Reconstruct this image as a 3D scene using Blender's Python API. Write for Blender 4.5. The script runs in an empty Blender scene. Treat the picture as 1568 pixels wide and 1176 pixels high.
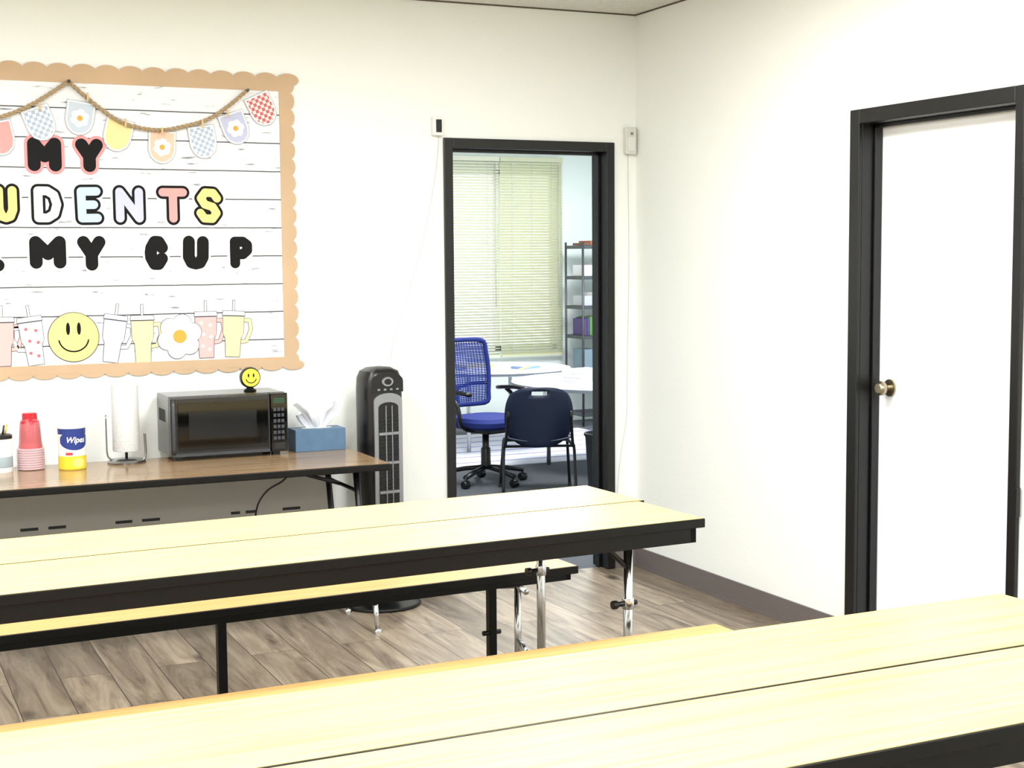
import bpy, math, random
from mathutils import Vector, Matrix
random.seed(4)
pi=math.pi
col=bpy.context.scene.collection
# ---------------------------------------------------------------- materials
def lin(c):
    return tuple(((v/255)/12.92 if v/255<=.04045 else ((v/255+.055)/1.055)**2.4) for v in c)+(1,)
MATS={}
def mat(name,c,rough=.5,metal=0,bump=0,bscale=50,spec=.5,trans=0,alpha=1,emit=0,coat=0,var=0,vscale=8):
    if name in MATS: return MATS[name]
    m=bpy.data.materials.new(name); m.use_nodes=True; nt=m.node_tree; b=nt.nodes['Principled BSDF']
    b.inputs['Base Color'].default_value=lin(c); b.inputs['Roughness'].default_value=rough
    b.inputs['Metallic'].default_value=metal; b.inputs['Specular IOR Level'].default_value=spec
    b.inputs['Transmission Weight'].default_value=trans; b.inputs['Alpha'].default_value=alpha
    b.inputs['Coat Weight'].default_value=coat
    if emit:
        b.inputs['Emission Color'].default_value=lin(c); b.inputs['Emission Strength'].default_value=emit
    tc=nt.nodes.new('ShaderNodeTexCoord')
    n=nt.nodes.new('ShaderNodeTexNoise'); n.inputs['Scale'].default_value=bscale; n.inputs['Detail'].default_value=4
    nt.links.new(tc.outputs['Object'],n.inputs['Vector'])
    if bump:
        bp=nt.nodes.new('ShaderNodeBump'); bp.inputs['Strength'].default_value=bump; bp.inputs['Distance'].default_value=.01
        nt.links.new(n.outputs['Fac'],bp.inputs['Height']); nt.links.new(bp.outputs['Normal'],b.inputs['Normal'])
    if var:
        n2=nt.nodes.new('ShaderNodeTexNoise'); n2.inputs['Scale'].default_value=vscale; n2.inputs['Detail'].default_value=3
        nt.links.new(tc.outputs['Object'],n2.inputs['Vector'])
        mx=nt.nodes.new('ShaderNodeMix'); mx.data_type='RGBA'
        mx.inputs[6].default_value=lin(c); mx.inputs[7].default_value=lin([max(0,v*(1-var)) for v in c])
        nt.links.new(n2.outputs['Fac'],mx.inputs[0]); nt.links.new(mx.outputs[2],b.inputs['Base Color'])
    MATS[name]=m; return m
def ramp(nt,stops):
    r=nt.nodes.new('ShaderNodeValToRGB'); e=r.color_ramp.elements
    while len(e)<len(stops): e.new(.5)
    for i,(p,c) in enumerate(stops): e[i].position=p; e[i].color=c
    return r
def laminate(name,c1,c2,rough=.35,axis=0,scl=1.0,spec=.5):
    m=bpy.data.materials.new(name); m.use_nodes=True; nt=m.node_tree; b=nt.nodes['Principled BSDF']
    tc=nt.nodes.new('ShaderNodeTexCoord'); mp=nt.nodes.new('ShaderNodeMapping')
    s=[60*scl,60*scl,60*scl]; s[axis]=2.2*scl; mp.inputs['Scale'].default_value=s
    nt.links.new(tc.outputs['Object'],mp.inputs['Vector'])
    n=nt.nodes.new('ShaderNodeTexNoise'); n.inputs['Scale'].default_value=1; n.inputs['Detail'].default_value=6; n.inputs['Distortion'].default_value=.6
    nt.links.new(mp.outputs[0],n.inputs['Vector'])
    r=ramp(nt,[(.3,lin(c2)),(.55,lin(c1)),(1,lin(c1))]); nt.links.new(n.outputs['Fac'],r.inputs[0])
    nt.links.new(r.outputs[0],b.inputs['Base Color']); b.inputs['Roughness'].default_value=rough; b.inputs['Specular IOR Level'].default_value=spec
    return m
WALL=mat('wall_paint',(238,241,237),.7,bump=.12,bscale=70)
CEIL=mat('ceiling_tile_mat',(238,238,232),.9,bump=.5,bscale=220,var=.14,vscale=60)
BLK=mat('black_frame_paint',(4,4,5),.36)
BASEB=mat('rubber_base',(106,98,96),.5)
BEDGE=mat('black_edge',(5,5,5),.4,spec=.3)
CHROME=mat('chrome',(215,215,215),.18,1)
BLKP=mat('black_plastic',(10,11,13),.35)
WHITE=mat('white_plastic',(232,232,230),.4)
DOORW=mat('door_paint',(244,247,252),.45)
TOP=laminate('maple_laminate',(214,191,126),(203,172,102),.38,spec=.3)
BENCH=laminate('bench_laminate',(210,168,108),(196,150,88),.4,spec=.3)
WALNUT=laminate('walnut_laminate',(158,132,100),(122,96,68),.18)
def floormat():
    m=bpy.data.materials.new('vinyl_plank'); m.use_nodes=True; nt=m.node_tree; b=nt.nodes['Principled BSDF']; L=nt.links.new
    tc=nt.nodes.new('ShaderNodeTexCoord'); mp=nt.nodes.new('ShaderNodeMapping'); mp.inputs['Rotation'].default_value=(0,0,pi/2)
    L(tc.outputs['Object'],mp.inputs['Vector'])
    br=nt.nodes.new('ShaderNodeTexBrick'); br.offset=.37; br.inputs['Scale'].default_value=1
    br.inputs['Brick Width'].default_value=1.22; br.inputs['Row Height'].default_value=.18; br.inputs['Mortar Size'].default_value=.0018
    br.inputs['Color1'].default_value=(0,0,0,1); br.inputs['Color2'].default_value=(1,1,1,1); br.inputs['Mortar'].default_value=(.5,.5,.5,1)
    L(mp.outputs[0],br.inputs['Vector'])
    mp2=nt.nodes.new('ShaderNodeMapping'); mp2.inputs['Scale'].default_value=(14,1.6,1)
    va=nt.nodes.new('ShaderNodeVectorMath'); va.operation='MULTIPLY_ADD'; va.inputs[1].default_value=(7,13,5)
    L(br.outputs['Color'],va.inputs[0]); L(tc.outputs['Object'],va.inputs[2]); L(va.outputs[0],mp2.inputs['Vector'])
    n=nt.nodes.new('ShaderNodeTexNoise'); n.inputs['Scale'].default_value=1; n.inputs['Detail'].default_value=8; n.inputs['Roughness'].default_value=.65; n.inputs['Distortion'].default_value=1.2
    L(mp2.outputs[0],n.inputs['Vector'])
    r=ramp(nt,[(.28,lin((78,66,54))),(.45,lin((136,122,104))),(.62,lin((168,154,134))),(.85,lin((192,178,156)))]); L(n.outputs['Fac'],r.inputs[0])
    r2=ramp(nt,[(0,(.58,.57,.56,1)),(1,(1.0,1.0,1.0,1))]); L(br.outputs['Color'],r2.inputs[0])
    mx=nt.nodes.new('ShaderNodeMix'); mx.data_type='RGBA'; mx.blend_type='MULTIPLY'; mx.inputs[0].default_value=1
    L(r.outputs[0],mx.inputs[6]); L(r2.outputs[0],mx.inputs[7])
    mp3=nt.nodes.new('ShaderNodeMapping'); mp3.inputs['Scale'].default_value=(5.2,2.4,1); L(va.outputs[0],mp3.inputs['Vector'])
    vo=nt.nodes.new('ShaderNodeTexVoronoi'); vo.inputs['Scale'].default_value=1; L(mp3.outputs[0],vo.inputs['Vector'])
    r3=ramp(nt,[(.05,lin((46,34,26))),(.19,(1,1,1,1))]); L(vo.outputs['Distance'],r3.inputs[0])
    mx2=nt.nodes.new('ShaderNodeMix'); mx2.data_type='RGBA'; mx2.blend_type='MULTIPLY'; mx2.inputs[0].default_value=.85
    L(mx.outputs[2],mx2.inputs[6]); L(r3.outputs[0],mx2.inputs[7])
    mx3=nt.nodes.new('ShaderNodeMix'); mx3.data_type='RGBA'; L(br.outputs['Fac'],mx3.inputs[0]); L(mx2.outputs[2],mx3.inputs[6]); mx3.inputs[7].default_value=lin((60,50,42))
    L(mx3.outputs[2],b.inputs['Base Color']); b.inputs['Roughness'].default_value=.38
    return m
FLOOR=floormat()
def shiplap():
    m=bpy.data.materials.new('shiplap_paper'); m.use_nodes=True; nt=m.node_tree; b=nt.nodes['Principled BSDF']; L=nt.links.new
    tc=nt.nodes.new('ShaderNodeTexCoord'); sp=nt.nodes.new('ShaderNodeSeparateXYZ'); L(tc.outputs['Object'],sp.inputs[0])
    nz=nt.nodes.new('ShaderNodeTexNoise'); nz.inputs['Scale'].default_value=9; L(tc.outputs['Object'],nz.inputs['Vector'])
    a=nt.nodes.new('ShaderNodeMath'); a.operation='MULTIPLY_ADD'; a.inputs[1].default_value=.004; L(nz.outputs['Fac'],a.inputs[0]); L(sp.outputs['Z'],a.inputs[2])
    d=nt.nodes.new('ShaderNodeMath'); d.operation='PINGPONG'; d.inputs[1].default_value=.061
    o=nt.nodes.new('ShaderNodeMath'); o.operation='SUBTRACT'; o.inputs[1].default_value=1.802-.122*10; L(a.outputs[0],o.inputs[0]); L(o.outputs[0],d.inputs[0])
    r=ramp(nt,[(.022,lin((50,52,58))),(.06,(1,1,1,1))])
    dv=nt.nodes.new('ShaderNodeMath'); dv.operation='MULTIPLY'; dv.inputs[1].default_value=1/.061; L(d.outputs[0],dv.inputs[0]); L(dv.outputs[0],r.inputs[0])
    mp=nt.nodes.new('ShaderNodeMapping'); mp.inputs['Scale'].default_value=(9,1,55); L(tc.outputs['Object'],mp.inputs['Vector'])
    n=nt.nodes.new('ShaderNodeTexNoise'); n.inputs['Scale'].default_value=1; n.inputs['Detail'].default_value=5; L(mp.outputs[0],n.inputs['Vector'])
    r2=ramp(nt,[(.32,lin((130,134,144))),(.38,lin((230,232,236))),(1,lin((236,237,240)))]); L(n.outputs['Fac'],r2.inputs[0])
    mx=nt.nodes.new('ShaderNodeMix'); mx.data_type='RGBA'; mx.blend_type='MULTIPLY'; mx.inputs[0].default_value=1; L(r.outputs[0],mx.inputs[7]); L(r2.outputs[0],mx.inputs[6])
    L(mx.outputs[2],b.inputs['Base Color']); b.inputs['Roughness'].default_value=.6
    return m
SHIP=shiplap()
def checker(name,c1,c2,s):
    m=bpy.data.materials.new(name); m.use_nodes=True; nt=m.node_tree; b=nt.nodes['Principled BSDF']
    tc=nt.nodes.new('ShaderNodeTexCoord'); ck=nt.nodes.new('ShaderNodeTexChecker'); ck.inputs['Scale'].default_value=s
    mp=nt.nodes.new('ShaderNodeMapping'); mp.inputs['Rotation'].default_value=(0,.35,0); mp.inputs['Location'].default_value=(.001,.5/s,.001)
    nt.links.new(tc.outputs['Object'],mp.inputs[0]); nt.links.new(mp.outputs[0],ck.inputs[0])
    ck.inputs[1].default_value=lin(c1); ck.inputs[2].default_value=lin(c2); nt.links.new(ck.outputs[0],b.inputs['Base Color']); b.inputs['Roughness'].default_value=.6
    return m
# ---------------------------------------------------------------- builders
def empty(name,loc=(0,0,0),rz=0):
    e=bpy.data.objects.new(name,None); e.empty_display_size=.1; col.objects.link(e); e.location=loc; e.rotation_euler=(0,0,rz); return e
def pivot(e,p,a):
    """turn a finished object by angle a about the vertical through p"""
    c,s=math.cos(a),math.sin(a)
    e.location=(p[0]-(c*p[0]-s*p[1]),p[1]-(s*p[0]+c*p[1]),0); e.rotation_euler=(0,0,a)
def obj(name,V,F,m,parent=None,smooth=False,bevel=0):
    me=bpy.data.meshes.new(name); me.from_pydata([tuple(v) for v in V],[],F); me.update()
    if m: me.materials.append(m)
    o=bpy.data.objects.new(name,me); col.objects.link(o)
    if smooth:
        for p in me.polygons: p.use_smooth=True
    if parent: o.parent=parent
    if bevel:
        b=o.modifiers.new('b','BEVEL'); b.width=bevel; b.segments=3; b.limit_method='ANGLE'
    return o
BF=[(0,3,2,1),(4,5,6,7),(0,1,5,4),(1,2,6,5),(2,3,7,6),(3,0,4,7)]
def bv(lo,hi):
    a,b,c=lo;d,e,f=hi
    return [(a,b,c),(d,b,c),(d,e,c),(a,e,c),(a,b,f),(d,b,f),(d,e,f),(a,e,f)]
def box(name,lo,hi,m,parent=None,bevel=0):
    return obj(name,bv(lo,hi),BF,m,parent,False,bevel)
def boxes(name,L,m,parent=None,bevel=0):
    V=[];F=[]
    for lo,hi in L:
        k=len(V); V+=bv(lo,hi); F+=[tuple(i+k for i in f) for f in BF]
    return obj(name,V,F,m,parent,False,bevel)
def smoothpts(P,n=6,closed=False):
    P=[Vector(p) for p in P]; out=[]; N=len(P)
    rng=range(N if closed else N-1)
    for i in rng:
        if closed: a,b,c,d=P[i-1],P[i],P[(i+1)%N],P[(i+2)%N]
        else: a,b,c,d=P[max(i-1,0)],P[i],P[i+1],P[min(i+2,N-1)]
        for k in range(n):
            t=k/n; out.append(.5*((2*b)+(c-a)*t+(2*a-5*b+4*c-d)*t*t+(3*b-a-3*c+d)*t**3))
    if not closed: out.append(P[-1])
    return out
def tube(name,P,r,m,parent=None,seg=10,sm=0,closed=False,sx=1,sy=1):
    P=smoothpts(P,sm,closed) if sm else [Vector(p) for p in P]
    V=[];F=[];N=len(P); nrm=None
    for i,p in enumerate(P):
        if closed: t=(P[(i+1)%N]-P[i-1])
        else: t=(P[min(i+1,N-1)]-P[max(i-1,0)])
        t.normalize()
        if nrm is None:
            nrm=t.orthogonal().normalized() if abs(t.z)>.9 else t.cross(Vector((0,0,1))).normalized()
        nrm=(nrm-t*nrm.dot(t)).normalized(); bn=t.cross(nrm)
        for k in range(seg):
            a=2*pi*k/seg; V.append(p+nrm*math.cos(a)*r*sx+bn*math.sin(a)*r*sy)
    for i in range(N if closed else N-1):
        j=(i+1)%N
        for k in range(seg):
            l=(k+1)%seg; F.append((i*seg+k,i*seg+l,j*seg+l,j*seg+k))
    if not closed: F.append(tuple(range(seg))[::-1]); F.append(tuple((N-1)*seg+k for k in range(seg)))
    return obj(name,V,F,m,parent,True)
def lathe(name,prof,c,m,parent=None,seg=32,axis='z',smooth=True,sx=1,sy=1,sq=0):
    V=[];F=[]
    for r,z in prof:
        for k in range(seg):
            a=2*pi*k/seg; x=math.cos(a);y=math.sin(a)
            if sq:
                x=math.copysign(abs(x)**sq,x); y=math.copysign(abs(y)**sq,y)
            x*=r*sx;y*=r*sy
            p=(x,y,z) if axis=='z' else ((z,x,y) if axis=='x' else (x,z,y))
            V.append((c[0]+p[0],c[1]+p[1],c[2]+p[2]))
    for i in range(len(prof)-1):
        for k in range(seg):
            l=(k+1)%seg; F.append((i*seg+k,i*seg+l,(i+1)*seg+l,(i+1)*seg+k))
    F.append(tuple(range(seg))[::-1]); F.append(tuple((len(prof)-1)*seg+k for k in range(seg)))
    o=obj(name,V,F,m,parent,smooth)
    if smooth:
        e=o.modifiers.new('e','EDGE_SPLIT'); e.split_angle=math.radians(40)
    return o
def plate(name,P,y,m,parent=None,th=.0012):
    n=len(P); V=[(p[0],y,p[1]) for p in P]+[(p[0],y+th,p[1]) for p in P]
    F=[tuple(range(n)),tuple(range(n,2*n))[::-1]]+[(i,(i+1)%n,(i+1)%n+n,i+n) for i in range(n)]
    return obj(name,V,F,m,parent)
def circ(cx,cz,rx,rz=None,n=28):
    rz=rz or rx
    return [(cx+rx*math.cos(2*pi*k/n),cz+rz*math.sin(2*pi*k/n)) for k in range(n)]
def strokes(name,S,r,y,m,parent):
    V=[];F=[]; st_=[0]
    def add(P):
        st_[0]+=1; yy=y-st_[0]*1.5e-5
        k=len(V); V.extend((p[0],yy,p[1]) for p in P); F.append(tuple(range(k,k+len(P))))
    for st in S:
        for p in st: add(circ(p[0],p[1],r,n=20))
        for a,b in zip(st,st[1:]):
            dx,dz=b[0]-a[0],b[1]-a[1]; l=math.hypot(dx,dz)
            if l<1e-6: continue
            nx,nz=-dz/l*r,dx/l*r
            add([(a[0]+nx,a[1]+nz),(a[0]-nx,a[1]-nz),(b[0]-nx,b[1]-nz),(b[0]+nx,b[1]+nz)])
    return obj(name,V,F,m,parent)
def rot2(P,c,a):
    ca,sa=math.cos(a),math.sin(a)
    return [(c[0]+(x-c[0])*ca-(z-c[1])*sa,c[1]+(x-c[0])*sa+(z-c[1])*ca) for x,z in P]
# ---------------------------------------------------------------- room shell
H=2.707; XL=-6.8; YB=-9.2; Y6=6.0; X6=3.4
boxes('wall_back',[((XL-.12,0,0),(-.985,.12,H)),((-.157,0,0),(X6+.12,.12,H)),((-.985,0,2.058),(-.157,.12,H))],WALL)
boxes('wall_right',[((0,-1.727,0),(.14,0,H)),((0,YB,0),(.14,-2.563,H)),((0,-2.563,2.048),(.14,-1.727,H))],WALL)
box('wall_left',(XL-.12,YB,0),(XL,0,H),WALL)
box('wall_front',(XL-.12,YB-.12,0),(.14,YB,H),WALL)
box('ceiling',(XL-.12,YB-.12,H),(X6+.12,Y6+.12,H+.1),CEIL)
box('floor',(XL-.12,YB-.12,-.1),(.14,.06,0),FLOOR)
CARPET=mat('carpet',(104,110,118),.95,bump=.6,bscale=300,var=.25,vscale=90)
box('floor_carpet',(-2.62,.06,-.1),(X6+.12,Y6+.12,0),CARPET)
WALL2=mat('wall_paint_office',(230,240,238),.7)
wx0,wx1,wz0,wz1=.2,2.57,.68,2.35
boxes('wall_office_far',[((-2.62,Y6,0),(wx0,Y6+.12,H)),((wx1,Y6,0),(X6+.12,Y6+.12,H)),((wx0,Y6,0),(wx1,Y6+.12,wz0)),((wx0,Y6,wz1),(wx1,Y6+.12,H))],WALL2)
box('wall_office_left',(-2.62,.12,0),(-2.5,Y6,H),WALL2)
box('wall_office_right',(X6,.12,0),(X6+.12,Y6,H),WALL2)
boxes('baseboard_right',[((-.008,-1.686,0),(0,-.008,.1)),((-.014,-1.686,0),(0,-.008,.012)),((-.008,YB,0),(0,-2.592,.1))],BASEB)
boxes('baseboard_back',[((-.124,-.008,0),(0,0,.1)),((XL,-.008,0),(-1.017,0,.1))],BASEB)
box('baseboard_left',(XL,YB,0),(XL+.008,-.01,.1),BASEB)
CT=mat('ceiling_angle',(84,70,60),.6)
boxes('trim_1',[((XL,-.006,H-.006),(0,0,H)),((-.006,YB,H-.006),(0,0,H))],CT)
t2=empty('door_2')
JX0,JX1,JZ=-.972,-.17,2.045
boxes('frame_face',[((-1.015,-.018,0),(JX0,.0,2.09)),((JX1,-.018,0),(-.126,.0,2.09)),((JX0,-.018,JZ),(JX1,.0,2.09))],BLK,t2,.003)
boxes('frame_jamb',[((-.984,.0,0),(JX0,.119,2.056)),((JX1,.0,0),(-.158,.119,2.056)),((JX0,.0,JZ),(JX1,.119,2.056)),
  ((JX0,.05,0),(JX0+.014,.085,JZ)),((JX1-.014,.05,0),(JX1,.085,JZ)),((JX0,.05,JZ-.014),(JX1,.085,JZ))],BLK,t2,.002)
boxes('frame_face_inner',[((-1.015,.12,0),(JX0,.138,2.09)),((JX1,.12,0),(-.126,.138,2.09)),((JX0,.12,JZ),(JX1,.138,2.09))],BLK,t2,.003)
d1=empty('door_1')
boxes('frame_face',[((-.018,-1.74,0),(.0,-1.684,2.09)),((-.018,-2.592,0),(.0,-2.55,2.09)),((-.018,-2.55,2.035),(.0,-1.74,2.09))],BLK,d1,.004)
boxes('frame_jamb',[((.0,-1.74,0),(.139,-1.728,2.047)),((.0,-2.562,0),(.139,-2.55,2.047)),((.0,-2.55,2.035),(.139,-1.74,2.047)),
  ((.052,-1.752,0),(.086,-1.74,2.035)),((.052,-2.55,0),(.086,-2.538,2.035)),((.052,-2.55,2.021),(.086,-1.74,2.035))],BLK,d1,.002)
box('slab',(.088,-2.547,.008),(.128,-1.742,2.032),DOORW,d1,.002)
BRASS=mat('satin_nickel',(172,162,140),.3,1)
lathe('knob',[(.0,-.062),(.018,-.062),(.027,-.052),(.028,-.04),(.022,-.03),(.012,-.026),(.011,-.008),(.033,-.007),(.034,0)],(.088,-1.815,1.03),BRASS,d1,axis='x')
boxes('hinge',[((-.024,-2.600,.66),(-.006,-2.590,.76)),((-.024,-2.600,1.72),(-.006,-2.590,1.82))],BLK,d1,.002)
# ---------------------------------------------------------------- ceiling lights
TROF=mat('troffer_diffuser',(255,255,250),.5,emit=4)
def troffer(x,y,w,l,P):
    e=empty('ceiling_light',(x,y,H))
    box('housing',(-w/2-.03,-l/2-.03,-.012),(w/2+.03,l/2+.03,-.001),WHITE,e)
    box('diffuser',(-w/2,-l/2,-.016),(w/2,l/2,-.0125),TROF,e)
    L=bpy.data.lights.new('lamp','AREA'); L.shape='RECTANGLE'; L.size=w; L.size_y=l; L.energy=P; L.color=(.98,.988,1)
    o=bpy.data.objects.new('lamp',L); col.objects.link(o); o.parent=e; o.location=(0,0,-.02)
for x in (-5.2,-3.3,-1.4):
    for y in (-2.2,-4.8,-7.4): troffer(x,y,.6,1.2,55)
troffer(.2,1.6,.6,1.2,75); troffer(1.9,3.6,.6,1.2,110)
# ---------------------------------------------------------------- bulletin board
B=empty('bulletin_board')
BX0=-4.55; BI=-1.785; ZT=2.269; ZB=1.111
box('backing',(BX0,-.006,ZB-.02),(BI+.02,-.0005,ZT+.02),SHIP,B)
TAN=mat('kraft_border',(206,176,142),.7,bump=.05,var=.14,vscale=3)
boxes('border_strip',[((BX0-.05,-.0095,ZT),(-1.737,-.0062,ZT+.052)),((BX0-.05,-.0095,ZB-.038),(-1.737,-.0062,ZB)),
  ((BI,-.0095,ZB),(-1.737,-.0062,ZT)),((BX0-.05,-.0095,ZB),(BX0,-.0062,ZT))],TAN,B)
V=[];F=[]; sck=[0]
def sc(P):
    sck[0]+=1
    k=len(V); n=len(P); V.extend((p[0],-.0085-(sck[0]%7)*5e-5,p[1]) for p in P); F.append(tuple(range(k,k+n)))
x=-1.745
while x>BX0-.08:
    sc(circ(x,ZT+.050,.05,.028)); x-=.096
x=-1.745
while x>BX0-.08:
    sc(circ(x,ZB-.036,.05,.022)); x-=.096
z=ZB-.02
while z<ZT+.05:
    sc(circ(-1.739,z,.022,.036)); z+=.071
z=ZB-.02
while z<ZT+.05:
    sc(circ(BX0-.05,z,.022,.036)); z+=.071
obj('border_scallops',V,F,TAN,B)
INK=mat('letter_ink',(4,4,5),.6,spec=.2); HALO=mat('letter_halo',(236,237,240),.6); PINKO=mat('letter_pink',(228,146,148),.6)
FC={'y':mat('paper_yellow',(234,212,130),.6),'w':mat('paper_white',(236,236,238),.6),'b':mat('paper_blue',(184,208,232),.6),
    'l':mat('paper_lilac',(190,194,226),.6),'p':mat('paper_pink',(232,156,154),.6),'o':mat('paper_peach',(232,190,158),.6)}
G={'M':[[(0,0),(0,1),(.5,.42),(1,1),(1,0)]],'Y':[[(0,1),(.5,.45),(1,1)],[(.5,.45),(.5,0)]],
 'U':[[(0,1),(0,.3),(.2,.05),(.5,0),(.8,.05),(1,.3),(1,1)]],'D':[[(0,0),(0,1),(.5,1),(.85,.85),(1,.5),(.85,.15),(.5,0),(0,0)]],
 'E':[[(1,1),(0,1),(0,0),(1,0)],[(0,.5),(.8,.5)]],'N':[[(0,0),(0,1),(1,0),(1,1)]],'T':[[(0,1),(1,1)],[(.5,1),(.5,0)]],
 'S':[[(1,.8),(.75,1),(.25,1),(0,.77),(.25,.54),(.75,.46),(1,.23),(.75,0),(.25,0),(0,.2)]],
 'C':[[(1,.75),(.7,1),(.35,1),(.05,.72),(0,.5),(.05,.28),(.35,0),(.7,0),(1,.25)]],
 'P':[[(0,0),(0,1),(.65,1),(1,.85),(1,.6),(.65,.42),(0,.42)]],'L':[[(0,1),(0,0),(1,0)]],'F':[[(0,0),(0,1),(1,1)],[(0,.5),(.8,.5)]],'I':[[(.5,1),(.5,0)]],'A':[[(0,0),(.5,1),(1,0)],[(.2,.35),(.8,.35)]]}
def letter(ch,x0,x1,z0,z1,style,fc=None,tilt=0):
    R=.027
    c=((x0+x1)/2,(z0+z1)/2)
    S=[rot2([(x0+R+a*(x1-x0-2*R),z0+R+b*(z1-z0-2*R)) for a,b in st],c,tilt) for st in G[ch]]
    n='letter_'+ch
    if style==1:
        strokes(n+'_outline',S,.038,-.0072,PINKO,B); strokes(n,S,.0255,-.0082,INK,B)
    elif style==2:
        strokes(n+'_halo',S,.037,-.0072,HALO,B); strokes(n,S,.0285,-.0082,INK,B); strokes(n+'_fill',S,.0175,-.0092,FC[fc],B)
    else:
        strokes(n+'_halo',S,.034,-.0072,HALO,B); strokes(n,S,.0255 if ch!='P' else .022,-.0082,INK,B)
letter('M',-2.842,-2.705,1.905,2.045,1); letter('Y',-2.653,-2.538,1.905,2.045,1)
letter('L',-3.08,-2.96,1.905,2.045,1); letter('L',-3.24,-3.12,1.905,2.045,1); letter('A',-3.42,-3.28,1.905,2.045,1)
for ch,a,b,f,t in (('S',-3.30,-3.18,'b',0),('T',-3.14,-3.02,'p',0),('U',-2.985,-2.878,'y',0),('D',-2.832,-2.705,'w',0),('E',-2.66,-2.545,'b',.02),('N',-2.505,-2.372,'l',0),('T',-2.326,-2.187,'p',0),('S',-2.166,-2.043,'y',-.05)):
    letter(ch,a,b,1.690,1.854,2,f,t)
for ch,a,b in (('F',-3.45,-3.34),('I',-3.31,-3.23),('L',-3.20,-3.09),('L',-3.05,-2.943),('M',-2.848,-2.700),('Y',-2.658,-2.540),('C',-2.383,-2.282),('U',-2.222,-2.108),('P',-2.022,-1.914)):
    letter(ch,a,b,1.498 if ch!='M' else 1.508,1.645,3,tilt=-.03 if ch in 'UC' else 0)
CKB=checker('check_blue',(166,182,202),(222,228,234),70); CKR=checker('check_red',(196,96,100),(236,214,212),70)
YEL=mat('flower_yellow',(232,160,60),.6)
def flower(cx,cz,r,y,petal,cen,name='flower'):
    V=[];F=[]
    for k in range(6):
        a=2*pi*k/6+.3; P=circ(cx+r*.58*math.cos(a),cz+r*.58*math.sin(a),r*.42,n=16); kk=len(V); V+= [(p[0],y-k*2e-5,p[1]) for p in P]; F.append(tuple(range(kk,kk+16)))
    P=circ(cx,cz,r*.6); kk=len(V); V+=[(p[0],y-1.6e-4,p[1]) for p in P]; F.append(tuple(range(kk,kk+len(P))))
    obj(name,V,F,petal,B); plate(name+'_centre',circ(cx,cz,r*.3),y-.0007,cen,B,.0004)
def pennant(cx,cz,kind,tilt):
    w,h=.058,.070
    base=[(-w,h),(-w,-.2*h),(-.8*w,-.65*h),(-.4*w,-.93*h),(0,-h),(.4*w,-.93*h),(.8*w,-.65*h),(w,-.2*h),(w,h)]
    base=[(cx+a,cz+b) for a,b in base]
    out=rot2(base,(cx,cz),tilt); inn=rot2([(cx+(a-cx)*.86,cz+(b-cz)*.88) for a,b in base],(cx,cz),tilt)
    m={'ck':CKB,'cr':CKR,'fl':mat('pen_lilac',(184,188,216),.6),'fo':mat('pen_peach',(232,190,166),.6),'fb':mat('pen_blue',(190,202,216),.6),'y':mat('pen_yellow',(230,214,152),.6),'p':FC['p']}[kind]
    plate('pennant_edge',out[::-1],-.0135,mat('pennant_rim',(168,172,182),.6),B,.001); plate('pennant_white',[(cx+(a-cx)*.965,cz+(b-cz)*.965) for a,b in out][::-1],-.0142,FC['w'],B,.0004); plate('pennant',inn[::-1],-.0150,m,B,.0005)
    if kind[0]=='f': flower(cx,cz,.038,-.0158,FC['w'],YEL,'pennant_flower')
for cx,cz,k,t in ((-2.945,2.035,'p',.2),(-2.786,2.098,'ck',.35),(-2.63,2.125,'fb',-.15),(-2.479,2.061,'y',-.25),(-2.297,2.015,'fo',-.05),(-2.122,2.041,'ck',.15),(-1.981,2.103,'fl',.35),(-1.86,2.186,'cr',.45)):
    pennant(cx,cz,k,t)
ROPE=mat('jute_rope',(196,172,134),.9,bump=.4,bscale=260,var=.25,vscale=150)
def rope(P):
    P=smoothpts([(a,-.027,b) for a,b in P],40)
    for ph in (0,pi):
        Q=[];L=0
        for i,p in enumerate(P):
            if i: L+=(p-P[i-1]).length
            t=(P[min(i+1,len(P)-1)]-P[max(i-1,0)]).normalized(); n=Vector((0,1,0)); b=t.cross(n)
            a=L/.0065+ph; Q.append(p+(n*math.cos(a)+b*math.sin(a))*.0042)
        tube('rope_strand',Q,.0052,ROPE,B,seg=6)
rope([(-3.5,2.25),(-3.3,2.12),(-3.1,2.09),(-2.942,2.119),(-2.814,2.176),(-2.672,2.271)])
rope([(-2.672,2.271),(-2.556,2.172),(-2.451,2.108),(-2.316,2.085),(-2.2,2.105),(-2.10,2.138),(-2.02,2.19),(-1.93,2.265)])
for a,b in ((-2.672,2.271),(-1.93,2.265)): lathe('push_pin',[(0,-.012),(.006,-.012),(.007,-.004),(.004,0)],(a,-.037,b),BLKP,B,seg=12,axis='y')
CLIP=mat('clothespin',(205,175,130),.7)
for a,b in ((-2.79,2.17),(-2.60,2.215),(-2.45,2.115),(-2.30,2.083),(-2.13,2.12),(-2.02,2.17)): box('clothespin',(a-.004,-.044,b-.02),(a+.004,-.0375,b+.012),CLIP,B)
LINE=mat('print_line',(58,62,74),.6)
HEART=mat('print_heart',(212,104,108),.6)
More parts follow.
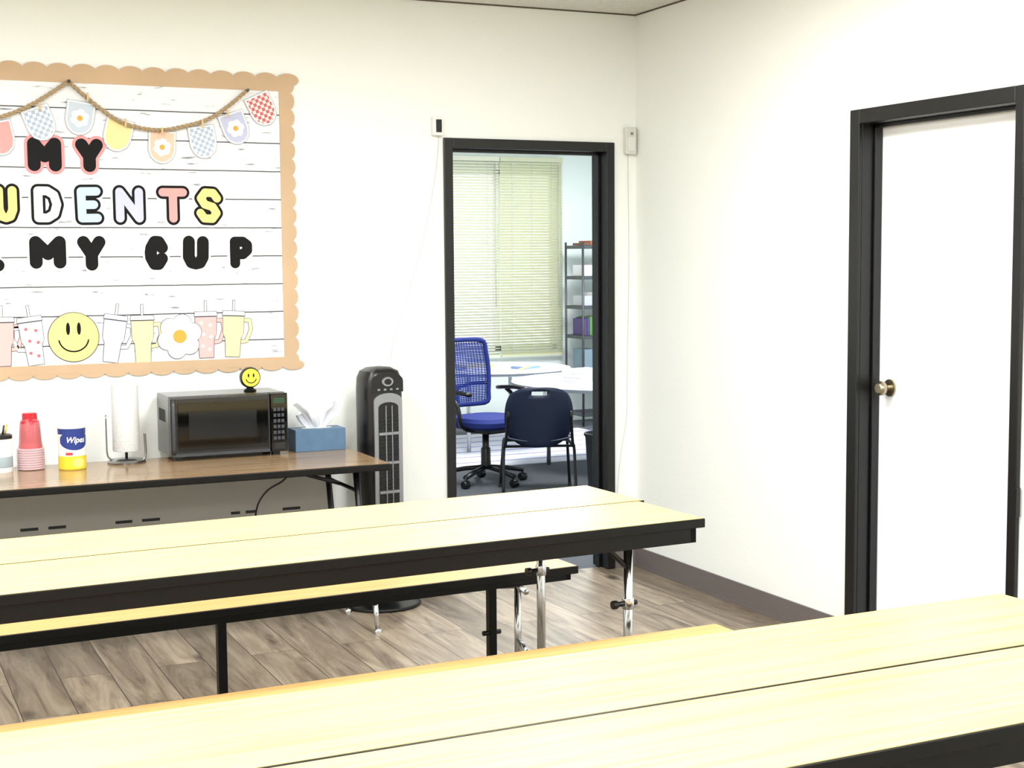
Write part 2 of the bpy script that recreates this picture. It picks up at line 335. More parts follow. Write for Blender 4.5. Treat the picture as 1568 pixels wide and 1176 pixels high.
def tumbler(cx,cz,m,side,tilt,deco=0):
    def T(P): return rot2(P,(cx,cz),tilt)
    def two(n,P,mm,y):
        c=(sum(p[0] for p in P)/len(P),sum(p[1] for p in P)/len(P)); g=.0022
        O=[(a+(g if a>c[0] else -g),b+(g if b>c[1] else -g)) for a,b in P]
        plate(n+'_outline',T(O)[::-1],y,LINE,B,.0004); plate(n,T(P)[::-1],y-.0008,mm,B,.0006)
    s=side
    hp=T([(cx+s*.035,cz+.06),(cx+s*.072,cz+.06),(cx+s*.078,cz+.02),(cx+s*.06,cz-.03),(cx+s*.03,cz-.035)])
    strokes('tumbler_handle_line',[hp],.0095,-.0074,LINE,B); strokes('tumbler_handle',[hp],.0073,-.0080,m,B)
    two('tumbler_straw',[(cx-.004,cz+.09),(cx+.004,cz+.09),(cx+.004,cz+.145),(cx-.004,cz+.145)],FC['w'],-.0080)
    two('tumbler_cup',[(cx-.030,cz-.10),(cx+.030,cz-.10),(cx+.034,cz-.02),(cx+.044,cz+.0),(cx+.046,cz+.075),(cx-.046,cz+.075),(cx-.044,cz+.0),(cx-.034,cz-.02)],m,-.0090)
    two('tumbler_lid',[(cx-.05,cz+.080),(cx+.05,cz+.080),(cx+.046,cz+.098),(cx-.046,cz+.098)],FC['w'],-.0090)
    if deco:
        for a,b in ((-.02,.05),(.018,.04),(-.012,.0),(.02,-.01),(-.015,-.05),(.014,-.065)):
            P=T([(cx+a,cz+b)])[0]; plate('tumbler_print',circ(P[0],P[1],.007,n=12),-.0104,HEART if deco==1 else FC['w'],B,.0004)
TP=mat('tumbler_pink',(232,178,176),.6); TBL=mat('tumbler_blue',(198,214,232),.6); TY=mat('tumbler_yellow',(236,224,166),.6)
tumbler(-2.965,1.215,TP,1,0); tumbler(-2.846,1.215,FC['w'],-1,.12,1); tumbler(-2.522,1.215,TBL,1,-.15)
tumbler(-2.400,1.21,TY,1,0); tumbler(-2.130,1.22,TP,1,0,2); tumbler(-2.012,1.22,TY,1,-.05)
SM=mat('smiley_yellow',(234,220,136),.6)
plate('smiley_outline',circ(-2.683,1.225,.104,n=40),-.0105,LINE,B,.0005); plate('smiley',circ(-2.683,1.225,.101,n=40),-.0113,SM,B,.0005)
for a in (-.022,.022): plate('smiley_eye',circ(-2.683+a,1.26,.008,.026),-.0120,INK,B,.0004)
strokes('smiley_mouth',[[(-2.683+.06*math.cos(t),1.22+.055*math.sin(t)) for t in [pi+.15+i*(pi-.3)/12 for i in range(13)]]],.003,-.0120,INK,B)
flower(-2.244,1.215,.0985,-.0104,LINE,LINE,'flower_shadow'); flower(-2.244,1.215,.096,-.0115,FC['w'],YEL,'big_flower')  # slightly larger flower in line colour is the printed outline
# ---------------------------------------------------------------- wall devices
e=empty('motion_sensor'); box('housing',(-1.073,-.032,2.098),(-1.024,-.0005,2.182),WHITE,e,.004); box('lens',(-1.060,-.036,2.112),(-1.032,-.031,2.17),BLKP,e,.003)
e=empty('wall_thermostat'); box('housing',(-.071,-.034,2.035),(-.012,-.0005,2.165),mat('ivory_plastic',(212,214,206),.5),e,.006)
box('cover',(-.062,-.039,2.05),(-.021,-.033,2.12),mat('ivory_cover',(220,222,216),.5),e,.003); box('lens',(-.047,-.041,2.128),(-.036,-.034,2.14),mat('grey_lens',(130,130,130),.3),e)
WIRE=mat('white_wire',(200,204,202),.5)
tube('sensor_wire',[(-1.035,-.003,2.10),(-1.05,-.003,1.95),(-1.10,-.003,1.7),(-1.17,-.003,1.45),(-1.26,-.003,1.2),(-1.30,-.003,1.0)],.0014,WIRE,sm=6,seg=6)
tube('thermostat_wire',[(-.045,-.003,2.035),(-.04,-.003,1.5),(-.05,-.003,1.0),(-.055,-.003,.75),(-.09,-.003,.55),(-.11,-.003,.3),(-.10,-.003,.1)],.0014,WIRE,sm=6,seg=6)
# ---------------------------------------------------------------- bench tables
def slab(name,x0,x1,y0,y1,z,m,parent,ap=.045,inset=.012):
    box(name+'_edge',(x0,y0,z-.028),(x1,y1,z-.0008),BEDGE,parent,.002)
    box(name+'_surface',(x0+.005,y0+.005,z-.0016),(x1-.005,y1-.005,z),m,parent)
    boxes(name+'_apron',[((x0+.03,y0+inset,z-.028-ap),(x1-.025,y0+inset+.02,z-.0285)),((x0+.03,y1-inset-.02,z-.028-ap),(x1-.025,y1-inset,z-.0285)),
        ((x1-.045,y0+inset,z-.028-ap),(x1-.025,y1-inset,z-.0285)),((x0+.03,y0+inset,z-.028-ap),(x0+.05,y1-inset,z-.0285))],BEDGE,parent)
def benchtable(x1,yb,yf,z=.74,length=2.44,rear=-.015):
    e=empty('cafeteria_table'); x0=x1-length; ym=(yb+yf)/2-.0
    slab('rear_top',x0,x1+rear,ym+.001,yb,z,TOP,e); slab('front_top',x0,x1,yf,ym-.001,z,TOP,e)
    for xs,s in ((x1-.18,1),(x0+.18,-1)):
        for y in (yb-.035,yf+.15):
            tube('leg',[(xs,y,.012),(xs,y,z-.03)],.0145,CHROME,e,seg=14); lathe('leg_foot',[(.018,0),(.018,.014),(.015,.022)],(xs,y,0),BLKP,e,seg=14)
            lathe('leg_collar',[(.018,0),(.019,.004),(.019,.03),(.018,.034)],(xs,y,.465),CHROME,e,seg=14)
            tube('leg_knob',[(xs-.045,y,.482),(xs+.03,y,.482)],.008,BLKP,e,seg=10)
            lathe('knob_cap',[(.013,-.008),(.014,0),(.013,.008)],(xs-.048,y,.482),BLKP,e,seg=12,axis='x')
            tube('leg_brace',[(xs,y,.59),(xs-s*.12,y,z-.05)],.009,BLKP,e,seg=8)
        tube('leg_crossbar',[(xs,yb-.035,.67),(xs,yf+.15,.67)],.011,CHROME,e,seg=12)
    return e
def bench(x1,yb,yf,z=.43,length=2.40,link=1,legs=(-.27,-1.26,-2.15)):
    e=empty('bench'); x0=x1-length
    slab('seat',x0,x1,yf,yb,z,BENCH,e,ap=.022)
    for d in legs:
        x=x1+d; y=(yb+yf)/2+.02
        box('leg',(x-.015,y-.015,.03),(x+.015,y+.015,z-.028),BEDGE,e,.003)
        box('foot_bar',(x-.016,yf+.02,0),(x+.016,yb-.02,.03),BEDGE,e,.005)
    d=legs[0]; x=x1+d; tube('leg_knob',[(x-.035,y,.2),(x+.035,y,.2)],.009,BLKP,e,seg=10)
    if link:
        x=x1-.225; y=yf+.04
        tube('chrome_upright',[(x,y,.01),(x,y,z-.045)],.0125,CHROME,e,seg=12)
        tube('chrome_link',[(x-.09,y+.05,z-.055),(x,y,z-.055),(x-.02,yf-.06,z-.055)],.0105,CHROME,e,seg=12)
        tube('chrome_link_low',[(x,y,.20),(x-.01,yf-.07,.16)],.0105,CHROME,e,seg=12)
        lathe('chrome_foot',[(.018,0),(.018,.012),(.013,.018)],(x,y,0),BLKP,e,seg=12)
    return e
P1=(-1.222,-2.568)
pivot(benchtable(-1.222,-1.832,-2.568,z=.752,rear=.022),P1,math.radians(3.0))
pivot(benchtable(-1.092,-3.670,-4.417,length=2.5,rear=0),(-1.098,-4.417),math.radians(.7))
pivot(bench(-1.165,-1.44,-1.715,z=.443),P1,math.radians(3.0))
pivot(bench(-1.22,-2.625,-2.88,z=.443),P1,math.radians(1.7))
pivot(bench(-1.12,-3.29,-3.56,link=0),(-1.098,-4.417),math.radians(.7))
# ---------------------------------------------------------------- folding table against wall
ft=empty('folding_table'); Z=.715
FX1=-1.563
box('top_edge',(FX1-1.83,-.748,Z-.03),(FX1,-.135,Z-.0015),BEDGE,ft,.004); box('top_surface',(FX1-1.827,-.745,Z-.0016),(FX1-.003,-.138,Z),WALNUT,ft)
for x,s in ((FX1-.12,1),(FX1-1.71,-1)):
    for y in (-.66,-.27):
        tube('leg',[(x,y,Z-.03),(x+s*.03,y,.30),(x+s*.075,y,.12)],.013,BLKP,ft,seg=10); tube('leg_tip',[(x+s*.075,y,.12),(x+s*.085,y,.01)],.011,CHROME,ft,seg=10)
        lathe('leg_foot',[(.017,0),(.017,.01),(.012,.016)],(x+s*.085,y,0),CHROME,ft,seg=12)
    tube('cross_bar',[(x+s*.02,-.66,.42),(x+s*.02,-.27,.42)],.010,BLKP,ft,seg=8)
    tube('brace',[(x,-.46,.60),(x-s*.25,-.46,Z-.035)],.008,BLKP,ft,seg=8); tube('brace_bar',[(x,-.66,.60),(x,-.27,.60)],.008,BLKP,ft,seg=8)
tube('appliance_cord',[(-1.98,-.70,.683),(-2.0,-.68,.66),(-2.05,-.64,.62),(-2.08,-.60,.55),(-2.08,-.58,.45),(-2.04,-.56,.38)],.004,BLKP,ft,sm=6,seg=8)
GRY=mat('panel_grey',(176,173,165),.6); DK=mat('slot_dark',(30,30,30),.6)
cb=empty('grey_wall_panel')  # low grey box with dark slots, flat against the wall
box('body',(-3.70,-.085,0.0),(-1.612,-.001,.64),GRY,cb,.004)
boxes('panel_slots',[((a,-.0865,.440),(a+w_,-.0845,.452)) for a,w_ in ((-3.30,.07),(-3.19,.07),(-2.93,.07),(-2.82,.07),(-2.55,.07),(-2.44,.075),(-2.06,.04),(-1.995,.045),(-1.83,.08))],DK,cb)
# ---------------------------------------------------------------- things on the folding table
mw=empty('microwave',(-2.106,-.165,Z)); mw.scale=(1,1.08,1.03)
MB=mat('microwave_body',(20,22,25),.24,coat=.3); MG=mat('microwave_glass',(5,6,7),.06); MT=mat('microwave_trim',(70,73,78),.25,.4)
W=.247
box('body',(-W,-.10,.014),(W,.13,.258),MB,mw,.008)
box('door',(-W,-.125,.016),(W-.075,-.1005,.256),MB,mw,.006)
box('door_window_frame',(-W+.03,-.1275,.04),(W-.085,-.1245,.232),MG,mw,.003)
box('door_window',(-W+.075,-.1285,.085),(W-.135,-.1272,.195),mat('mw_window',(22,26,30),.12),mw)
tube('door_handle',[(-W+.012,-.126,.03),(-W+.012,-.133,.05),(-W+.012,-.133,.225),(-W+.012,-.126,.245)],.007,MT,mw,seg=8)
box('control_panel',(W-.073,-.125,.016),(W,-.1005,.256),MG,mw,.004)
box('display',(W-.062,-.1262,.215),(W-.014,-.1245,.238),mat('display_green',(30,60,42),.2,emit=.3),mw)
boxes('buttons',[((W-.062+i*.017,-.1262,.065+j*.0235),(W-.050+i*.017,-.1245,.079+j*.0235)) for i in range(3) for j in range(6)],mat('mw_button',(56,60,66),.4),mw)
box('open_button',(W-.060,-.1265,.026),(W-.014,-.1245,.052),MB,mw,.002)
box('bottom_trim',(-W+.004,-.127,.018),(W-.08,-.1252,.030),MT,mw)
boxes('side_vents',[((-W-.001,-.03+i*.018,.15),(-W+.002,-.022+i*.018,.20)) for i in range(7)],DK,mw)
boxes('feet',[((a-.015,b-.015,0),(a+.015,b+.015,.015)) for a in (-W+.04,W-.04) for b in (-.07,.07)],BLKP,mw)
sc_=empty('smiley_clock',(-1.985,-.17,Z+.2665))
lathe('case',[(.0,-.020),(.036,-.020),(.043,-.014),(.045,0),(.04,.022),(.025,.034),(0,.036)],(0,0,.058),BLKP,sc_,axis='y')
lathe('stand',[(.026,0),(.028,.004),(.016,.012),(.012,.02)],(0,0,0),BLKP,sc_,seg=20)
lathe('face',[(.0,-.0225),(.037,-.0225),(.0385,-.0195)],(0,0,.058),mat('smiley_face',(226,208,70),.4),sc_,axis='y')
for a in (-.011,.011): plate('eye',circ(a,.068,.0035,.008)[::-1],-.0235,INK,sc_,.0006)
strokes('mouth',[[(.022*math.cos(t),.056+.02*math.sin(t)) for t in [pi+.2+i*(pi-.4)/10 for i in range(11)]]],.0018,-.0236,INK,sc_)
tb=empty('tissue_box',(-1.70,-.19,Z)); TBM=mat('tissue_box_blue',(84,118,150),.5,var=.2,vscale=25)
box('carton',(-.112,-.06,0),(.112,.06,.095),TBM,tb,.002)
obj('slot',[(.07*math.cos(2*pi*k/24),.028*math.sin(2*pi*k/24),.0955) for k in range(24)],[tuple(range(24))],WHITE,tb)
TIS=mat('tissue_paper',(222,226,234),.8)
V=[];F=[];N=26
for j in range(10):
    t=j/9
    for i in range(N):
        a=2*pi*i/N; r=(.03+.055*t)*(1+.30*math.sin(3*a+2*t)+.20*math.sin(7*a+1))
        V.append((r*math.cos(a)*1.05-.01*t,r*math.sin(a)*.5,.094+.125*t*(1-.55*abs(math.sin(1.5*a+.6)))))
for j in range(9):
    for i in range(N): F.append((j*N+i,j*N+(i+1)%N,(j+1)*N+(i+1)%N,(j+1)*N+i))
obj('tissue',V,F,TIS,tb,False)
pt=empty('paper_towel_holder',(-2.52,-.225,Z)); ST=mat('brushed_steel',(150,150,152),.25,1)
lathe('base',[(.0,0),(.076,0),(.078,.006),(.07,.014),(.03,.02),(0,.021)],(0,0,0),ST,pt,seg=40)
tube('post',[(0,0,.02),(0,0,.318)],.006,ST,pt)
PT=mat('paper_towel',(204,206,206),.9,bump=.3,bscale=140)
lathe('roll',[(.019,.050),(.052,.050),(.054,.054),(.054,.318),(.052,.322),(.019,.322)],(0,0,0),PT,pt,seg=40)
tube('arm_left',[(-.045,0,.012),(-.074,0,.03),(-.078,0,.10),(-.078,0,.20)],.0035,ST,pt,sm=4,seg=8)
tube('arm_right',[(.045,-.01,.012),(.074,-.01,.02),(.074,-.01,.10),(.074,-.01,.118)],.005,ST,pt,sm=4,seg=8)
wc=empty('wipes_canister',(-2.745,-.30,Z)); wc.scale=(1,1,1.08)
lathe('body',[(.0,0),(.050,0),(.053,.004),(.053,.15),(.051,.155),(.0,.155)],(0,0,0),mat('canister_yellow',(226,190,60),.35),wc)
def wrapband(name,a0,a1,z0,z1,R,m,n=16,zf=None):
    V=[];F=[]
    for i in range(n+1):
        a=a0+(a1-a0)*i/n; x,y=R*math.sin(a),-R*math.cos(a)
        s=math.sin(pi*(i+.5)/(n+1))**.5 if zf else 1
        zc=(z0+z1)/2; hh=(z1-z0)/2*s
        V+=[(x,y,zc-hh),(x,y,zc+hh)]
    for i in range(n): F.append((2*i,2*i+2,2*i+3,2*i+1))
    obj(name,V,F,m,wc)
wrapband('label_white',-pi,pi,.03,.155,.0534,WHITE,40)
LB=mat('label_blue',(28,50,124),.35)
wrapband('label_blue_top',-pi,pi,.132,.154,.0536,LB,40)
wrapband('label_blue_band',-1.1,1.35,.074,.146,.0539,LB,24,True)
wrapband('label_yellow',-1.9,1.9,.004,.052,.0540,mat('label_yellow',(232,200,50),.35),24)
wrapband('label_lemon',-.1,.8,.010,.045,.0543,mat('label_lemon',(240,226,120),.35),16,True)
wrapband('label_red',-.6,-.1,.056,.066,.0543,mat('label_red',(190,60,60),.35),8)
lathe('lid',[(.0,.153),(.055,.153),(.056,.157),(.056,.172),(.052,.178),(.0,.179)],(0,0,0),WHITE,wc)
tx=bpy.data.curves.new('t','FONT'); tx.body='Wipes'; tx.size=.030; tx.align_x='CENTER'; tx.shear=.3; tx.offset=.0006
to=bpy.data.objects.new('t',tx); col.objects.link(to); dg=bpy.context.evaluated_depsgraph_get(); me=bpy.data.meshes.new_from_object(to.evaluated_get(dg))
bpy.data.objects.remove(to)
for v in me.vertices:
    a=v.co.x/.0545+.14; z=v.co.y; v.co=(.0547*math.sin(a),-.0547*math.cos(a),.102+z)
me.materials.clear(); me.materials.append(WHITE); o=bpy.data.objects.new('label_text',me); col.objects.link(o); o.parent=wc
cp=empty('plastic_cup_stack',(-2.895,-.235,Z)); RED=mat('cup_red',(180,22,38),.25); RIM=mat('cup_rim',(200,164,170),.3)
pr=[]
for i in range(9): pr+=[(.050,.002+i*.0095),(.0535,.004+i*.0095),(.0535,.008+i*.0095),(.049,.0105+i*.0095)]
lathe('stacked_rims',[(0,0)]+pr,(0,0,0),RIM,cp)
lathe('cup',[(.047,.086),(.045,.10),(.043,.115),(.0435,.117),(.041,.15),(.0415,.152),(.038,.185),(.035,.195),(.031,.197),(.0,.197)],(0,0,0),RED,cp)
lathe('cup_small',[(.030,.197),(.029,.222),(.025,.226),(0,.226)],(.0,0,0),RED,cp)
BAG=mat('clear_bag',(240,235,236),.15,alpha=.12)
V=[];F=[];N=28
for j in range(8):
    t=j/7
    for i in range(N):
        a=2*pi*i/N; r=(.058 if t<.75 else .058-.03*(t-.75)*4)+.003*math.sin(5*a+6*t)+.002*math.sin(9*a)
        V.append((r*math.cos(a),r*math.sin(a),.003+.20*t))
for j in range(7):
    for i in range(N): F.append((j*N+i,j*N+(i+1)%N,(j+1)*N+(i+1)%N,(j+1)*N+i))
obj('plastic_bag',V,F,BAG,cp,True)
jr=empty('utensil_canister',(-3.012,-.26,Z)); lathe('body',[(0,0),(.044,0),(.046,.004),(.046,.13),(.044,.133),(0,.133)],(0,0,0),WHITE,jr)
lathe('label',[(.0463,.02),(.0466,.021),(.0466,.062),(.0463,.063)],(0,0,0),mat('label_grey',(150,165,170),.5),jr)
lathe('lid',[(0,.133),(.047,.133),(.047,.145),(.04,.15),(0,.15)],(0,0,0),BLKP,jr)
for i,(a,b,c) in enumerate(((-.015,.01,(205,190,80)),(.01,-.01,(40,40,44)),(.02,.015,(200,180,90)))): tube('utensil',[(a,b,.148),(a*1.6,b*1.5,.185)],.004,mat('ut%d'%i,c,.4),jr,seg=8)
# ---------------------------------------------------------------- tower fan
fn=empty('tower_fan',(-1.415,-.20,0),0.12); fn.scale=(1,1,.99)
FG=mat('fan_black',(16,17,19),.3); FS=mat('fan_silver',(150,152,155),.3,.7); FD=mat('fan_dark',(8,8,9),.6)
lathe('base',[(.0,0),(.165,0),(.17,.006),(.165,.014),(.10,.028),(.04,.034),(0,.034)],(0,0,0),FG,fn,seg=48)
tube('base_ring',[(.168*math.cos(2*pi*k/40),.168*math.sin(2*pi*k/40),.009) for k in range(40)],.007,FD,fn,closed=True,seg=8)
lathe('neck',[(.05,.03),(.045,.06),(.06,.085)],(0,0,0),FG,fn,seg=28)
lathe('body',[(0,.08),(.085,.08),(.092,.09),(.093,.98),(.090,1.03),(.078,1.06),(.05,1.075),(0,1.08)],(0,0,0),FG,fn,seg=40,sy=.9,sq=.6)
yf=-.0865
def arch(w,z0,z1,n=10):
    return [(-w,z0)]+[(w*math.sin(-pi/2+pi*k/n),z1-w*.5+w*.5*math.cos(-pi/2+pi*k/n)) for k in range(n+1)]+[(w,z0)]
plate('bezel',arch(.068,.10,.965),yf-.004,FS,fn,.008); plate('grille_recess',arch(.048,.12,.925),yf-.006,FD,fn,.003)
boxes('grille_slats',[((-.047,yf-.010,.135+i*.0165),(.047,yf-.006,.140+i*.0165)) for i in range(45)],FG,fn)
boxes('grille_mullions',[((-.048,yf-.012,.13+i*.13),(.048,yf-.006,.142+i*.13)) for i in range(6)]+[((-.017,yf-.012,.13),(-.013,yf-.006,.91)),((.013,yf-.012,.13),(.017,yf-.006,.91))],FS,fn)
plate('control_panel',arch(.076,.968,1.055),yf-.001,FD,fn,.01)
lathe('control_dial',[(0,-.004),(.020,-.004),(.022,0)],(0,yf-.001,1.015),FS,fn,axis='y',seg=24,sx=1.3); lathe('dial_centre',[(0,-.006),(.013,-.006),(.014,0)],(0,yf-.001,1.015),FD,fn,axis='y',seg=24,sx=1.3)
boxes('panel_buttons',[((-.05+i*.03,yf-.004,.977),(-.038+i*.03,yf,.985)) for i in range(4)],FS,fn)
# ---------------------------------------------------------------- office room
wn=empty('window_1')
WF=mat('window_frame',(225,225,220),.5)
boxes('frame',[((wx0,Y6+.03,wz0),(wx0+.05,Y6+.08,wz1)),((wx1-.05,Y6+.03,wz0),(wx1,Y6+.08,wz1)),((wx0,Y6+.03,wz0),(wx1,Y6+.08,wz0+.05)),((wx0,Y6+.03,wz1-.05),(wx1,Y6+.08,wz1)),((1.94,Y6+.03,wz0),(2.0,Y6+.08,wz1))],WF,wn)
SL=mat('blind_slat',(208,211,180),.5); SLG=mat('blind_slat_glare',(220,222,200),.5)  # second copy is paler: window glare painted into the left blind
def blind(x0,x1,zb,ang,SL):
    e=empty('window_blind'); V=[];F=[]; z=zb; ca,sa=math.cos(ang)*.0145,math.sin(ang)*.0145; y=Y6-.05
    while z<2.42:
        k=len(V); V+=[(x0,y-ca,z-sa),(x1,y-ca,z-sa),(x1,y,z+.0015),(x0,y,z+.0015),(x1,y+ca,z+sa),(x0,y+ca,z+sa)]; F+=[(k,k+1,k+2,k+3),(k+3,k+2,k+4,k+5)]; z+=.026
    obj('slats',V,F,SL,e)
    box('head_rail',(x0,y-.02,2.42),(x1,y+.02,2.46),SL,e); box('bottom_rail',(x0,y-.013,zb-.03),(x1,y+.013,zb-.012),SL,e)
    for x in (x0+.12,(x0+x1)/2,x1-.12): box('ladder_cord',(x-.0015,y-.0165,zb),(x+.0015,y-.015,2.42),WIRE,e)
    tube('wand',[(x1-.05,y-.03,2.4),(x1-.05,y-.03,1.1)],.004,WIRE,e,seg=6)
blind(.15,1.955,.66,-.70,SLG); blind(1.962,2.60,.66,-.95,SL)
TW=mat('table_white',(232,236,240),.35); TE=mat('table_edge_grey',(120,128,140),.5)
def roundtable(cx,cy,r,z=.65,z0=0):
    e=empty('round_table',(cx,cy,0))
    lathe('top',[(0,z-.028),(r-.004,z-.028),(r,z-.024),(r,z-.004),(r-.004,z),(0,z)],(0,0,0),TW,e,seg=64); lathe('edge_band',[(r-.002,z-.024),(r+.002,z-.022),(r+.002,z-.007),(r-.002,z-.005)],(0,0,0),TE,e,seg=64)
    for k in range(4):
        a=pi/4+k*pi/2; c=(r*.72*math.cos(a),r*.72*math.sin(a)); tube('leg',[(c[0],c[1],z-.03),(c[0],c[1],z0)],.016,CHROME,e,seg=12)
roundtable(1.63,2.98,.85); roundtable(1.25,4.60,.66,z0=.0125)
def bookpile(name,loc,cols,rz=0,w=.2,d=.15,t=.025):
    e=empty(name,loc,rz); z=0
    for i,c in enumerate(cols): box('book_%d'%i,(-w/2+random.uniform(-.01,.01),-d/2,z),(w/2+random.uniform(-.01,.01),d/2,z+t*.95),mat('bk%s'%str(c),c,.6),e,.002); z+=t
bookpile('book_stack',(1.30,3.05,.65),[(220,222,226),(225,226,230),(230,230,236)],.3,.24,.18,.03)
bookpile('book_stack',(1.05,4.45,.65),[(232,232,232),(215,205,120)],.1,.26,.2,.02)
bookpile('book_stack',(.98,4.75,.65),[(210,190,90),(235,235,240),(200,205,215)],-.2,.22,.2,.03)
bookpile('book_stack',(1.45,4.35,.65),[(120,150,190),(220,222,226)],.5,.2,.15,.02)
ab=empty('craft_supply_box',(1.47,2.78,.65)); box('carton',(-.12,-.09,0),(.12,.09,.11),FC['w'],ab,.003)
for i,(dx,c) in enumerate(((-.09,(200,50,60)),(-.05,(220,130,130)),(0,(190,40,50)),(.04,(60,120,90)),(.09,(200,70,80)))):
    lathe('marker_%d'%i,[(0,0),(.014,0),(.014,.12),(.008,.135),(0,.136)],(dx,-.02+.02*(i%2),.04),mat('mk%d'%i,c,.4),ab,seg=12)
mkr=empty('pen',(1.28,4.1,.66)); tube('barrel',[(0,0,.004),(.14,.05,.03)],.008,SM,mkr,seg=8)
sh=empty('wire_shelf',(2.56,5.46,0)); SHM=mat('shelf_metal',(88,92,98),.4,.6)
for a in (0,.62):
    for b in (0,.34): tube('post',[(a,b,0),(a,b,1.68)],.011,SHM,sh,seg=8)
for z in (.12,.50,.83,1.10,1.37,1.65):
    boxes('tier',[((0,-.008,z-.03),(.62,.0,z)),((0,.34,z-.03),(.62,.348,z)),((-.004,0,z-.03),(.004,.34,z)),((.616,0,z-.03),(.624,.34,z))]+[((0,.02+k*.03,z-.006),(.62,.026+k*.03,z-.001)) for k in range(11)],SHM,sh)
pal=[(86,70,124),(86,70,124),(90,150,70),(215,190,70),(62,100,160),(205,80,70),(205,142,84),(215,215,215)]
def shelfitems(name,z,L,parent):
    x=.03
    for i,(w,h,c) in enumerate(L):
        box(name+'_%d'%i,(x,.03,z),(x+w,.26,z+h),mat('it%s'%str(c),c,.6),parent,.002); x+=w+.004
bk=empty('shelf_books',(2.56,5.46,0)); shelfitems('book',.832,[(.024,.15+.01*(k%3),pal[k%8]) for k in range(20)],bk)
bk=empty('shelf_boxes',(2.56,5.46,0)); shelfitems('box_a',1.372,[(.12,.10,(225,226,230)),(.10,.12,(180,180,185)),(.2,.09,(230,230,230))],bk); shelfitems('box_b',1.102,[(.08,.09,(190,195,200)),(.12,.12,(215,215,218)),(.2,.1,(140,150,160))],bk)
shelfitems('box_c',.502,[(.15,.2,(128,150,165)),(.15,.15,(205,210,215)),(.2,.2,(110,145,140))],bk); shelfitems('box_d',1.652,[(.06,.02,(120,90,70)),(.14,.04,(170,100,80)),(.2,.03,(210,210,210))],bk)
RG=mat('sheet_white',(232,234,244),.95,bump=.3,bscale=200); rg=empty('striped_floor_sheet'); box('sheet',(-.6,3.50,0),(2.45,5.35,.010),RG,rg,.004)  # thin white sheet with lilac stripes on the far carpet
boxes('stripes',[((-.6,3.7+k*.28,.0101),(2.45,3.73+k*.28,.0115)) for k in range(6)],mat('sheet_stripe',(160,152,205),.95),rg)
# office chair : local +Y is the direction it faces
oc=empty('office_chair',(.42,2.81,0),math.radians(-160))
BL=mat('chair_blue',(20,42,122),.8,bump=.4,bscale=300)
BM=mat('chair_mesh',(28,54,146),.7)
for k in range(5):
    a=2*pi*k/5+.3; c,s=math.cos(a),math.sin(a)
    tube('base_arm',[(0,0,.115),(c*.15,s*.15,.10),(c*.28,s*.28,.075)],.02,BLKP,oc,seg=8,sx=1.1,sy=.8)
    lathe('caster',[(.0,-.025),(.024,-.025),(.028,-.02),(.028,.02),(.024,.025),(0,.025)],(c*.28,s*.28,.028),BLKP,oc,seg=16,axis='x'); tube('caster_stem',[(c*.28,s*.28,.03),(c*.28,s*.28,.08)],.008,BLKP,oc,seg=8)
tube('gas_lift',[(0,0,.10),(0,0,.36)],.024,BLKP,oc); lathe('lift_cover',[(.035,.10),(.033,.24),(.028,.25)],(0,0,0),BLKP,oc)
box('mechanism',(-.09,-.12,.35),(.09,.12,.39),BLKP,oc,.01)
lathe('seat',[(0,.39),(.20,.39),(.235,.41),(.24,.44),(.22,.465),(.12,.475),(0,.47)],(0,.02,0),BL,oc,seg=40,sq=.6)
def bp(u,v):
    w=.20+.035*math.sin(v*pi*.9)
    return (u*w,-.235-.05*v+.05*u*u*1.0,.54+.42*v)
fr=[bp(-1,t/6) for t in range(7)]+[bp(u,1.03) for u in (-.6,0,.6)]+[bp(1,1-t/6) for t in range(7)]+[bp(u,-.03) for u in (.6,0,-.6)]
tube('back_frame',fr,.017,BL,oc,closed=True,sm=3,seg=8)
for i in range(1,36):
    v=i/36; tube('mesh_thread',[bp(u/3,v) for u in range(-3,4)],.0042,BM,oc,seg=4)
for i in range(-9,10): tube('mesh_thread_v',[bp(i/10,t/5) for t in range(6)],.0034,BM,oc,seg=4)
tube('lumbar',[bp(-1,.3),(-.12,-.285,.66),(0,-.30,.64),(.12,-.285,.66),bp(1,.3)],.014,BLKP,oc,sm=4,seg=8)
tube('back_post',[(0,-.10,.37),(0,-.26,.39),(0,-.30,.52),(0,-.305,.66)],.022,BLKP,oc,sm=4,sx=1.5)
for s in (-1,1):
    tube('arm_loop',[(s*.16,.05,.38),(s*.27,.05,.42),(s*.285,.03,.55),(s*.28,-.08,.63)],.014,BLKP,oc,sm=4,seg=8)
    tube('arm_pad',[(s*.28,-.16,.635),(s*.28,.0,.645),(s*.275,.14,.635)],.026,BLKP,oc,sm=3,seg=10,sy=.55)
cc=empty('stacking_chair',(.57,2.31,0),math.radians(-22))
NV=mat('chair_navy',(18,30,56),.45)
V=[];F=[];NU=17;NVv=16
def shell(u,v):
    hw=.222*(1-.10*(2*v-1)**4)*(.93+.07*math.sin(pi*v)); x=u*hw
    y=-.20-.07*v+.05*u*u
    z=.32+.395*v-(.045*abs(u)**3.5 if v>.5 else 0)*((v-.5)*2)+(.06*abs(u)**3*(1-v*2) if v<.5 else 0)
    return x,y,z
for j in range(NVv):
    for i in range(NU): V.append(shell(-1+2*i/(NU-1),j/(NVv-1)))
for j in range(NVv-1):
    for i in range(NU-1):
        if j==NVv-3 and 6<=i<=9: continue
        F.append((j*NU+i,j*NU+i+1,(j+1)*NU+i+1,(j+1)*NU+i))
o=obj('back_shell',V,F,NV,cc,True); m_=o.modifiers.new('s','SOLIDIFY'); m_.thickness=.008
V=[];F=[]
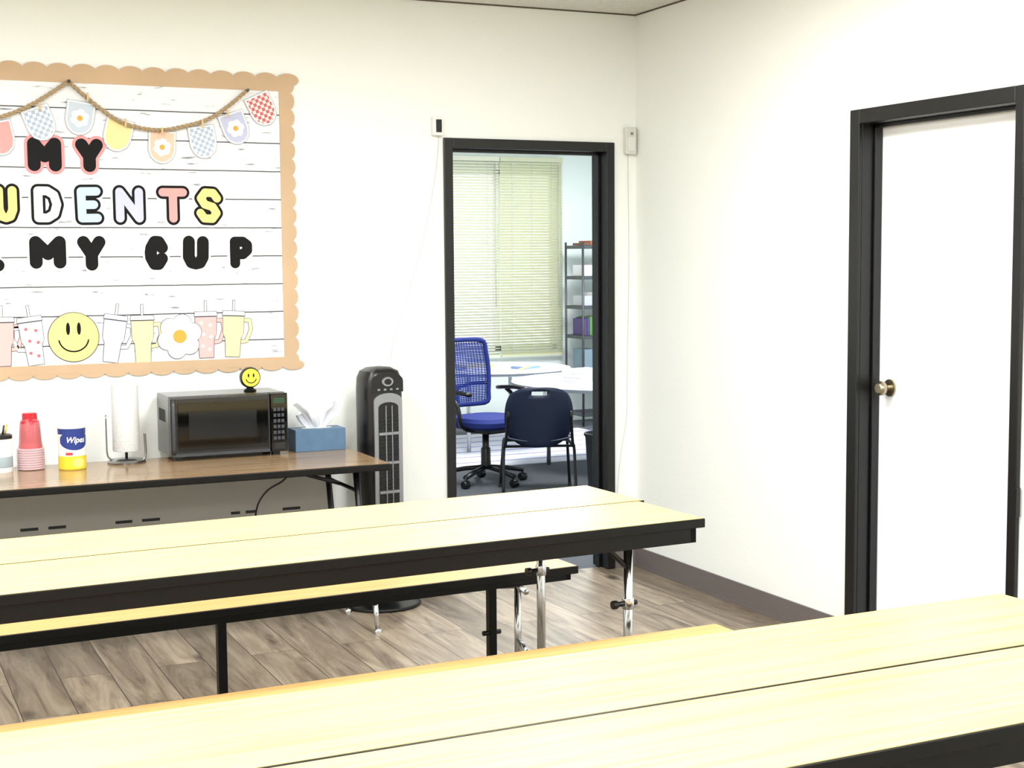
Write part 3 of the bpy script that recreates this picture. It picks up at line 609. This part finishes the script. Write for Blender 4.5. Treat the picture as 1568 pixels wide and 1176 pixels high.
for j in range(10):
    v=j/9
    for i in range(NU):
        u=-1+2*i/(NU-1); V.append((u*(.215-.03*v*v),-.20+.42*v,.36+.02*math.sin(pi*v*.8)+.03*u*u*(1-v)-.05*max(0,v-.8)*3))
for j in range(9):
    for i in range(NU-1): F.append((j*NU+i,j*NU+i+1,(j+1)*NU+i+1,(j+1)*NU+i))
o=obj('seat_shell',V,F,NV,cc,True); m_=o.modifiers.new('s','SOLIDIFY'); m_.thickness=.008
for s in (-1,1):
    tube('side_frame',[(s*.20,-.262,.56),(s*.215,-.21,.36),(s*.228,-.19,.30),(s*.235,-.24,.012)],.010,BLKP,cc,sm=4,seg=8)
    tube('front_leg',[(s*.225,-.19,.32),(s*.21,.10,.335),(s*.215,.18,.30),(s*.235,.24,.012)],.010,BLKP,cc,sm=4,seg=8)
    for y in (-.24,.24): lathe('glide',[(.013,0),(.013,.02),(.011,.024)],(s*.235,y,0),BLKP,cc,seg=10)
tube('cross_rail',[(-.225,-.16,.325),(.225,-.16,.325)],.009,BLKP,cc,seg=8); tube('front_rail',[(-.21,.12,.33),(.21,.12,.33)],.009,BLKP,cc,seg=8)
wb=empty('trash_can',(.775,1.72,0)); lathe('bin',[(0,0),(.11,0),(.115,.01),(.14,.42),(.148,.43),(.148,.445),(.138,.445),(.13,.40),(.105,.02),(0,.02)],(0,0,0),mat('bin_dark',(40,44,52),.45),wb,seg=36)
# ---------------------------------------------------------------- world & camera
w=bpy.data.worlds.new('World'); bpy.context.scene.world=w; w.use_nodes=True
bg=w.node_tree.nodes['Background']; bg.inputs[0].default_value=(.95,.98,1,1); bg.inputs[1].default_value=2.2
cam=bpy.data.objects.new('camera',bpy.data.cameras.new('camera')); col.objects.link(cam); bpy.context.scene.camera=cam
F_,pit,rol,cx,cy,cz=2228.981,.086,-.008,-3.563,-6.260,1.536
CY,SY=math.cos(.4323),math.sin(.4323)
f=Vector((SY*math.cos(pit),CY*math.cos(pit),-math.sin(pit))); r0=Vector((CY,-SY,0)); u0=r0.cross(f)
r=r0*math.cos(rol)+u0*math.sin(rol); u=-r0*math.sin(rol)+u0*math.cos(rol)
M=Matrix(((r.x,u.x,-f.x,cx),(r.y,u.y,-f.y,cy),(r.z,u.z,-f.z,cz),(0,0,0,1))); cam.matrix_world=M
cam.data.sensor_width=36; cam.data.lens=F_/1568*36; cam.data.clip_end=100; cam.data.clip_start=.05
vs=bpy.context.scene.view_settings; vs.view_transform='Standard'; vs.look='None'; vs.exposure=0
